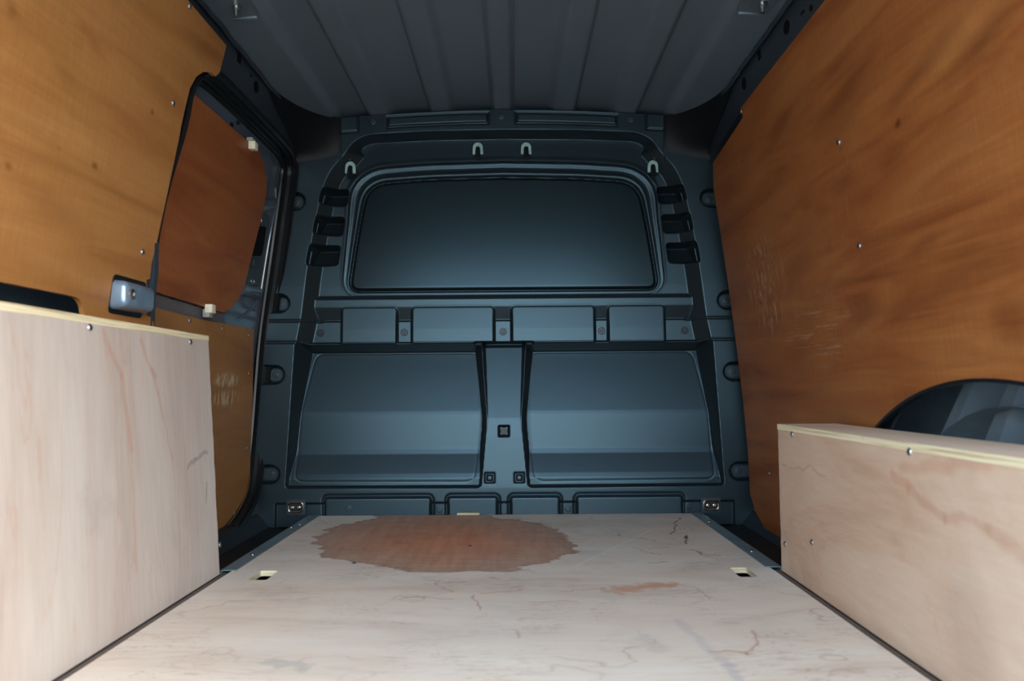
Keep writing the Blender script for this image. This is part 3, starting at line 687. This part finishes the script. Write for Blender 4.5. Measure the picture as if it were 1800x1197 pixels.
# ================================================================== FLOOR BOARD
FW = .607
holes = [rnd([(sx*.506-.020, 1.735), (sx*.506+.020, 1.735), (sx*.506+.020, 1.822), (sx*.506-.020, 1.822)], .008, 4) for sx in (-1.03, 1.055)]
fb = thing('plywood_floor_board', (0, 1.3, -.013), 'pale plywood floor board with a large brown stain near the bulkhead', 'floor board')
prism('board', [(-FW, YR+.01), (FW, YR+.01), (FW, 2.592), (-FW, 2.592)], holes, lambda u, v: (u, v, -.012), (0, 0, .012), M_FLOOR, fb)
for h in holes:
    cx = sum(p[0] for p in h)/len(h); cy = sum(p[1] for p in h)/len(h)
    ring = [(cx+(p[0]-cx)*.985, cy+(p[1]-cy)*.99, -.0115) for p in h]
    V = [tuple(p) for p in ring]+[(p[0], p[1], -.0004) for p in ring]; n = len(ring)
    mk('cutout_edge', V, [(i, (i+1) % n, n+(i+1) % n, n+i) for i in range(n)], M_EDGE, fb)
for px, py in ((656, 914), (622, 990), (1195, 912), (1206, 945), (826, 960)):
    P = U(px, py, 'z', 0.); screw((P[0], P[1], -.0012), (0, 0, 1), fb)
# steel edging strips
for s, lab in ((-1, 'galvanised steel edging strip on the left front edge of the floor board'), (1, 'galvanised steel edging strip on the right front edge of the floor board')):
    st = thing('edging_strip', (s*.62, 2.2, 0), lab, 'edging strip', 'steel strips along the floor board')
    prof = [(.597, .0004), (.597, .0022), (.632, .0022), (.632, -.030), (.6302, -.030), (.6302, .0004)]
    V = [(s*x, y, z) for y in (1.822, 2.596) for x, z in prof]; n = 6
    mk('angle', V, [(i, (i+1) % n, n+(i+1) % n, n+i) for i in range(n)]+[tuple(range(n)), tuple(range(n, 2*n))], M_GALV, st)
    for y in (1.99, 2.42): screw((s*.615, y, .0026), (0, 0, 1), st)
    if s < 0: screw((s*.626, 2.37, .0026), (0, 0, 1), st)
# chip of wood at the bulkhead
P = U(823, 905, 'z', .002)
sh = prism('wood_shim', [(-.036, -.008), (.036, -.010), (.035, .004), (-.034, .006)], [], lambda u, v: (P[0]+u, 2.584+v*.9, .0004+.09*(v+.01)+abs(u)*.03), (0, 0, .005), M_EDGE)
props(sh, 'small pale wood shim wedged between floor board and bulkhead', 'wood shim')

# ================================================================== WHEEL BOXES
lb = thing('wheel_arch_box', (-.7, 1., 0), 'tall pale plywood wheel arch box on the left', 'wheel box', 'plywood wheel arch boxes')
ZL = .53
def xl(z): return -(.622+.034*z/ZL)
y0, y1 = YR+.06, 1.79
jag = random.Random(4)
def face_poly(zt_, y1):
    pts = [(y0, .0), (y1, .0)]; z = .015
    while z < zt_-.01: pts.append((y1+jag.uniform(-.0016, .0016), z)); z += .012
    return pts+[(y1, zt_), (y0, zt_)]
prism('side_board', face_poly(ZL-.0125, y1), [], lambda u, v: (xl(v), u, v+.0005), (-.012, 0, 0), M_BOXL, lb)
mk('top_board', [(xl(ZL)+.001, y0, ZL-.012), (xl(ZL)+.001, y1+.002, ZL-.012), (-.735, y1+.002, ZL-.012), (-.735, y0, ZL-.012), (xl(ZL)+.001, y0, ZL), (xl(ZL)+.001, y1+.002, ZL), (-.735, y1+.002, ZL), (-.735, y0, ZL)],
   [(0, 1, 2, 3), (4, 7, 6, 5), (0, 4, 5, 1), (1, 5, 6, 2), (2, 6, 7, 3), (3, 7, 4, 0)], None, lb, mats=[M_EDGE, M_BOXL], mi=[1, 1, 0, 0, 0, 0])
prism('end_board', [(.640, .001), (.765, .001), (.748, ZL-.0125), (.672, ZL-.0125)], [], lambda u, v: (-u, y1-.004, v), (0, -.012, 0), M_BOXL, lb)
for s_, p_, ln in ((-1, lb, None),): box('joint_strip', (-.6215, YR+.02, -.012), (-.6125, 1.81, -.002), M_JOINT, p_)
def bscrew(px, py, side, parent):
    x = .63*side
    for _ in range(20):
        Q = U(px, py, 'x', x); x = xl(Q[2]) if side < 0 else .622
    screw(Q+np.array([-side*.0006, 0, 0]), (-side, 0, .0), parent)
for q in ((157, 576), (334, 601), (386, 957)): bscrew(*q, -1, lb)
rb = thing('wheel_arch_box', (.69, 1., 0), 'low pinkish plywood wheel arch box on the right below the arched cutout', 'wheel box', 'plywood wheel arch boxes')
ZR = .323
prism('side_board', face_poly(ZR-.0125, 1.79), [], lambda u, v: (.622, u, v+.0005), (.012, 0, 0), M_BOXR, rb)
V = [(.621, y0, ZR-.012), (.621, 1.792, ZR-.012), (.752, 1.792, ZR-.012), (.752, y0, ZR-.012), (.621, y0, ZR), (.621, 1.792, ZR), (.752, 1.792, ZR), (.752, y0, ZR)]
mk('top_board', V, [(0, 1, 2, 3), (4, 7, 6, 5), (0, 4, 5, 1), (1, 5, 6, 2), (2, 6, 7, 3), (3, 7, 4, 0)], None, rb, mats=[M_EDGE, M_TOPR], mi=[1, 1, 0, 0, 0, 0])
prism('end_board', [(.636, .001), (.765, .001), (.752, ZR-.0125), (.636, ZR-.0125)], [], lambda u, v: (u, 1.786, v), (0, -.012, 0), M_BOXR, rb)
box('joint_strip', (.6125, YR+.02, -.012), (.6215, 1.81, -.002), M_JOINT, rb)
for q in ((1393, 763), (1600, 794), (1381, 956), (1428, 953)): bscrew(*q, 1, rb)

# ================================================================== SIDE LININGS
# right lining
o = yz([(1450, 0), (1301, 191), (1306, 206), (1253, 287), (1254, 330), (1262, 380), (1280, 500), (1293, 600), (1303, 700), (1310, 800), (1318, 868), (1328, 900), (1345, 930), (1374, 962)], 1)
o = [(min(a, 2.545), b) for a, b in o]
ZTR = o[0][1]
outer = o+[(o[-1][0]-.06, -.03), (YR+.03, -.03), (YR+.03, ZTR)]
arc = [(1.235+.84*math.sin(a), .415-.84*(1-math.cos(a))) for a in np.linspace(.473, -.473, 30)]
rl = thing('side_lining', (.72, 1.3, -.03), 'large amber varnished plywood lining with an arched wheel cutout on the right side', 'wall lining', 'varnished plywood linings')
sheet('board', outer, [[(1.618, .300)]+arc+[(.852, .300)]], 1, 0, .009, M_PLYR, rl)
sweep('cutout_edge', [(w(z)-.0005, y, z) for y, z in arc], [(.0015, -.003), (.0015, .003), (-.010, .003), (-.010, -.003)], M_RUBBER, rl, up=(-1, 0, 0))
for q in ((1303, 196), (1475, 250), (1511, 432), (1352, 832)): wscrew(*q, 1, rl)
# black trim behind the front top corner of the right lining
prism('edge_trim', [tuple(p) for p in yz([(1309, 205), (1252, 290)], 1, .002)]+[tuple(p) for p in yz([(1244, 286), (1296, 203), (1302, 190)], 1, .002)], [],
      lambda u, v: (w(v)+.004, u, v), (.012, 0, 0), M_RUBBER, rl)
# wheel housing seen through the arch
V = []; n = 20
for x in (.80, .90, .955):
    R = .405 if x < .85 else (.40 if x < .93 else .36)
    for i in range(n+1):
        a = math.pi*i/n; V.append((x, 1.235+R*math.cos(a), -.03+R*math.sin(a)))
mk('wheel_housing', V, [(k*(n+1)+i, k*(n+1)+i+1, (k+1)*(n+1)+i+1, (k+1)*(n+1)+i) for k in range(2) for i in range(n)], M_ARCH, wrgt, True)
for yc, zt_, h in ((1.31, .43, .13), (1.47, .39, .11)):
    V = [(.83, yc+.02, zt_-h), (.94, yc-.02, zt_-h), (.94, yc-.09, zt_+.03), (.85, yc-.05, zt_+.02), (.83, yc+.06, zt_-h), (.94, yc+.02, zt_-h), (.94, yc-.05, zt_+.03), (.85, yc-.02, zt_+.02)]
    mk('housing_rib', V, [(0, 1, 2, 3), (4, 7, 6, 5), (0, 4, 5, 1), (1, 5, 6, 2), (2, 6, 7, 3), (3, 7, 4, 0)], M_ARCH, wrgt)
# left lining
o = yz([(330, 0), (398, 80), (386, 128), (379, 134), (372, 127), (358, 126), (345, 135), (334, 155), (326, 188), (318, 225), (306, 285), (290, 360), (276, 425), (267, 462), (264, 490), (258, 492)], -1)
outer = [(YR+.03, o[0][1])]+o+[tuple(UW(258, 555, -1)[1:]), tuple(UW(268, 558, -1)[1:]), tuple(UW(271, 575, -1)[1:]), (1.71, .45), (1.70, -.03), (YR+.03, -.03)]
hl = rnd([(.75, .49), (1.445, .49), (1.43, .575), (.75, .572)], [.01, .01, .055, .03], 6)
ll = thing('side_lining', (-.72, .9, -.03), 'golden varnished plywood lining above the tall wheel box on the left side', 'wall lining', 'varnished plywood linings')
sheet('board', outer, [hl], -1, 0, .009, M_PLYL, ll)
for q in ((333, 11), (304, 181), (250, 443)): wscrew(*q, -1, ll)

# ================================================================== SLIDING DOOR
dr = thing('sliding_door', (-.85, 2.15, -.05), 'slate painted sliding side door behind the plywood panels on the left', 'door')
win = rnd([(1.80, .62), (2.22, .66), (2.36, .80), (2.36, 1.02), (2.20, 1.08), (1.80, 1.08)], .06, 5)
sheet('inner_skin', [(1.64, -.055), (2.58, -.055), (2.58, 1.21), (1.64, 1.21)], [], -1, .062, .02, M_DOOR, dr)
# raised rim round the inner panel, and two bars added to catch daylight
rim = [np.array([-(w(z)+.060), y, z]) for y, z in yz([(484, 330), (484, 362), (478, 395), (470, 440), (462, 490), (456, 520), (440, 545), (418, 562)], -1, .06)]
for a_, b_ in (((448, 364), (480, 356)), ((424, 506), (453, 514))):
    sweep('glint_bar', [UW(*a_, -1, .060), UW(*b_, -1, .060)], [(.014*math.cos(a), .022*math.sin(a)) for a in np.linspace(0, 2*math.pi, 13)[:-1]], M_DOOR, dr)  # added bars, shaped to catch the sky as bright glints on the door
sweep('inner_rim', smoothpath(rim, 5), [(.004*math.cos(a), .004*math.sin(a)) for a in np.linspace(0, 2*math.pi, 9)[:-1]], M_DOOR, dr)
# pressed belt rail between the two plywood panels
bl = yz([(262, 514), (392, 552), (395, 566), (386, 575), (262, 540)], -1, .058)
sheet('belt_recess', bl, [], -1, .0565, .006, simple('grey_brown_belt', srgb(92, 88, 90), .45), dr)
for px, py, a in ((303, 523, .3), (343, 535, .3), (342, 183, .2), (407, 219, .3), (418, 216, .1)):
    Q = UW(px, py, -1, .0545 if py > 400 else .060)
    prism('press_hole_shade', [(.010*math.cos(t), .0045*math.sin(t)) for t in np.linspace(0, 2*math.pi, 11)[:-1]], [], lambda u, v: (Q[0]+.0025, Q[1]+u, Q[2]+v), (-.003, 0, 0), M_DARK, dr)  # dark plate whose colour stands for the shade in the hole
# latch plate
lp = yz([(446, 378), (470, 377), (474, 383), (457, 498), (453, 503), (420, 499)], -1, .052)
pl_ = sheet('latch_plate', lp, [], -1, .050, .010, M_PLATE, dr)
def onplate(pts): return yz(pts, -1, .050)
sheet('grip_slot_shade', rnd(onplate([(452, 398), (468, 398), (460, 450), (441, 450)]), .016, 5), [], -1, .0488, .004, M_DARK, pl_)  # dark plate, the shade of the slot put into its colour
sheet('lock_bezel', rnd(onplate([(442, 452), (455, 453), (452, 473), (438, 471)]), .009, 4), [], -1, .0484, .004, M_RUBBER, pl_)
sheet('lock_button', rnd(onplate([(445, 456), (450, 457), (448, 468), (443, 467)]), .003, 3), [], -1, .0465, .004, M_PLATE, pl_)
big = lathe_mesh('plate_screw', [(.0105, -.001), (.0105, .002), (.008, .004), (.004, .0045), (.0035, .002), (0, .002)], M_STEEL, 16)
for px, py in ((457, 388), (444, 495)): Q = UW(px, py, -1, .049); screw(Q, (1, 0, .1), pl_, 'plate_screw', big)
# rubber door seal round the opening
sp = [np.array([-(shell_prof(p[1])+.004), p[0], p[1]]) for p in ap]
seal = thing('door_seal', (-.8, 2.2, -.05), 'black ribbed rubber seal around the sliding door opening', 'door seal')
path = smoothpath(sp, 5)
half = [(.018, .009), (.010, .005), (.006, .012), (-.006, .012), (-.010, .006), (-.016, .013), (-.030, .013), (-.034, .007), (-.046, .009)]
lip = [(.024, 0)]+half+[(a, -b) for a, b in reversed(half)]
sweep('bulb', path, lip, M_RUBBER, seal)
def inset(pts, k):
    c = np.array([np.mean([p[1] for p in pts]), np.mean([p[2] for p in pts])]); out = []
    for i, p in enumerate(pts):
        a = pts[max(i-1, 0)]; b = pts[min(i+1, len(pts)-1)]; t = np.array([b[1]-a[1], b[2]-a[2]]); t /= np.linalg.norm(t); nrm = np.array([-t[1], t[0]])
        if np.dot(nrm, c-np.array([p[1], p[2]])) < 0: nrm = -nrm
        q = np.array(p); q[1] += nrm[0]*k; q[2] += nrm[1]*k; out.append(q)
    return out
def shiftx(pts, dx): return [np.array([p[0]+dx, p[1], p[2]]) for p in pts]
circ = lambda r, n=8: [(r*math.cos(a), r*math.sin(a)) for a in np.linspace(0, 2*math.pi, n+1)[:-1]]
sweep('inner_lip', shiftx(inset(path, .020), -.022), circ(.009), M_RUBBER, seal)
sweep('flange_lip', shiftx(inset(path, -.016), .010), circ(.006), M_RUBBER, seal)
# plywood on the door
ud = thing('door_window_panel', (-.78, 2.05, .62), 'russet varnished plywood panel blanking the sliding door window', 'plywood panel', 'plywood panels on the sliding door')
o = yz([(335, 164), (440, 255), (452, 268), (461, 288), (466, 312), (465, 340), (457, 380), (449, 412), (441, 444), (434, 472), (427, 500), (417, 523), (403, 541), (390, 549), (378, 546), (270, 513)], -1, .05)
sheet('board', [(1.67, o[0][1])]+o+[(1.67, o[-1][1])], [], -1, .044, .009, M_PLYD, ud)
ld = thing('door_lower_panel', (-.8, 2.1, -.04), 'brown varnished plywood panel with pale scuffs on the lower sliding door', 'plywood panel', 'plywood panels on the sliding door')
o = yz([(270, 541), (352, 562), (443, 579), (441, 700), (437, 800), (436, 868), (429, 902), (416, 930), (394, 952)], -1, .05)
sheet('board', [(1.68, o[0][1])]+o+[(1.68, -.04)], [], -1, .044, .009, M_PLYW, ld)
for q in ((333, 563), (391, 577), (437, 589), (438, 656), (434, 787), (412, 902)): wscrew(*q, -1, ld, .044)
# little blocks that hold the window panel
for px, py, lab in ((439, 257, 'small cream block on the upper edge of the door window panel'), (363, 543, 'small cream block on the lower edge of the door window panel')):
    Q = UW(px, py, -1, .044)
    t = thing('retaining_block', Q, lab, 'block', 'cream retaining blocks on the door panel')
    dz = .012 if py < 400 else -.012
    box('block', Q+np.array([0, -.014, -.0115]), Q+np.array([.020, .014, .0115]), M_FOAM, t, .002)
    box('foot', Q+np.array([-.006, -.013, -.011+dz]), Q+np.array([.012, .013, .011+dz]), M_FOAM2, t, .002)
# runner cover bracket on the pillar
A0 = UW(203, 486, -1); A1 = UW(262, 545, -1)
rc = thing('runner_cover', (-.73, 1.6, .57), 'folded slate metal runner cover with one screw on the left pillar', 'bracket')
yA, yB_, zA, zB = 1.512, 1.636, .563, .624
bm = bmesh.new(); bmesh.ops.create_cube(bm, size=1)
for v in bm.verts:
    xw = -.745 if v.co.x < 0 else -.705
    v.co = (xw, yA+(v.co.y+.5)*(yB_-yA), zA+(v.co.z+.5)*(zB-zA))
    if xw > -.71: v.co.z += .006 if v.co.z < .6 else -.006
bmesh.ops.bevel(bm, geom=bm.edges[:], offset=.012, segments=4, affect='EDGES', profile=.5)
bmk('cover', bm, simple('satin_cover_metal', srgb(120, 140, 160), .2, .35, coat=.4), rc, ang=50)
prism('cutout_shade', rnd([(yA+.0, zA-.006), (yB_+.012, zA-.006), (yB_+.012, zB+.008), (yA+.0, zB+.008)], .012, 4), [], lambda u, v: (-(w(v)-.0015), u, v), (-.006, 0, 0), M_RUBBER, rc)  # black sheet painted as the dark of the ply cutout round the cover
sweep('pillar_strip', [(-(w(z)+.004), y, z) for y, z in ((1.668, .72), (1.686, .66), (1.692, .60), (1.704, .555), (1.708, .47))], [(.004, -.010), (.004, .010), (-.02, .010), (-.02, -.010)], M_BODY, rc)
Q = UW(211, 518, -1, -.03); screw((-.7045, 1.530, .594), (1, 0, 0), rc, 'cover_screw', big)
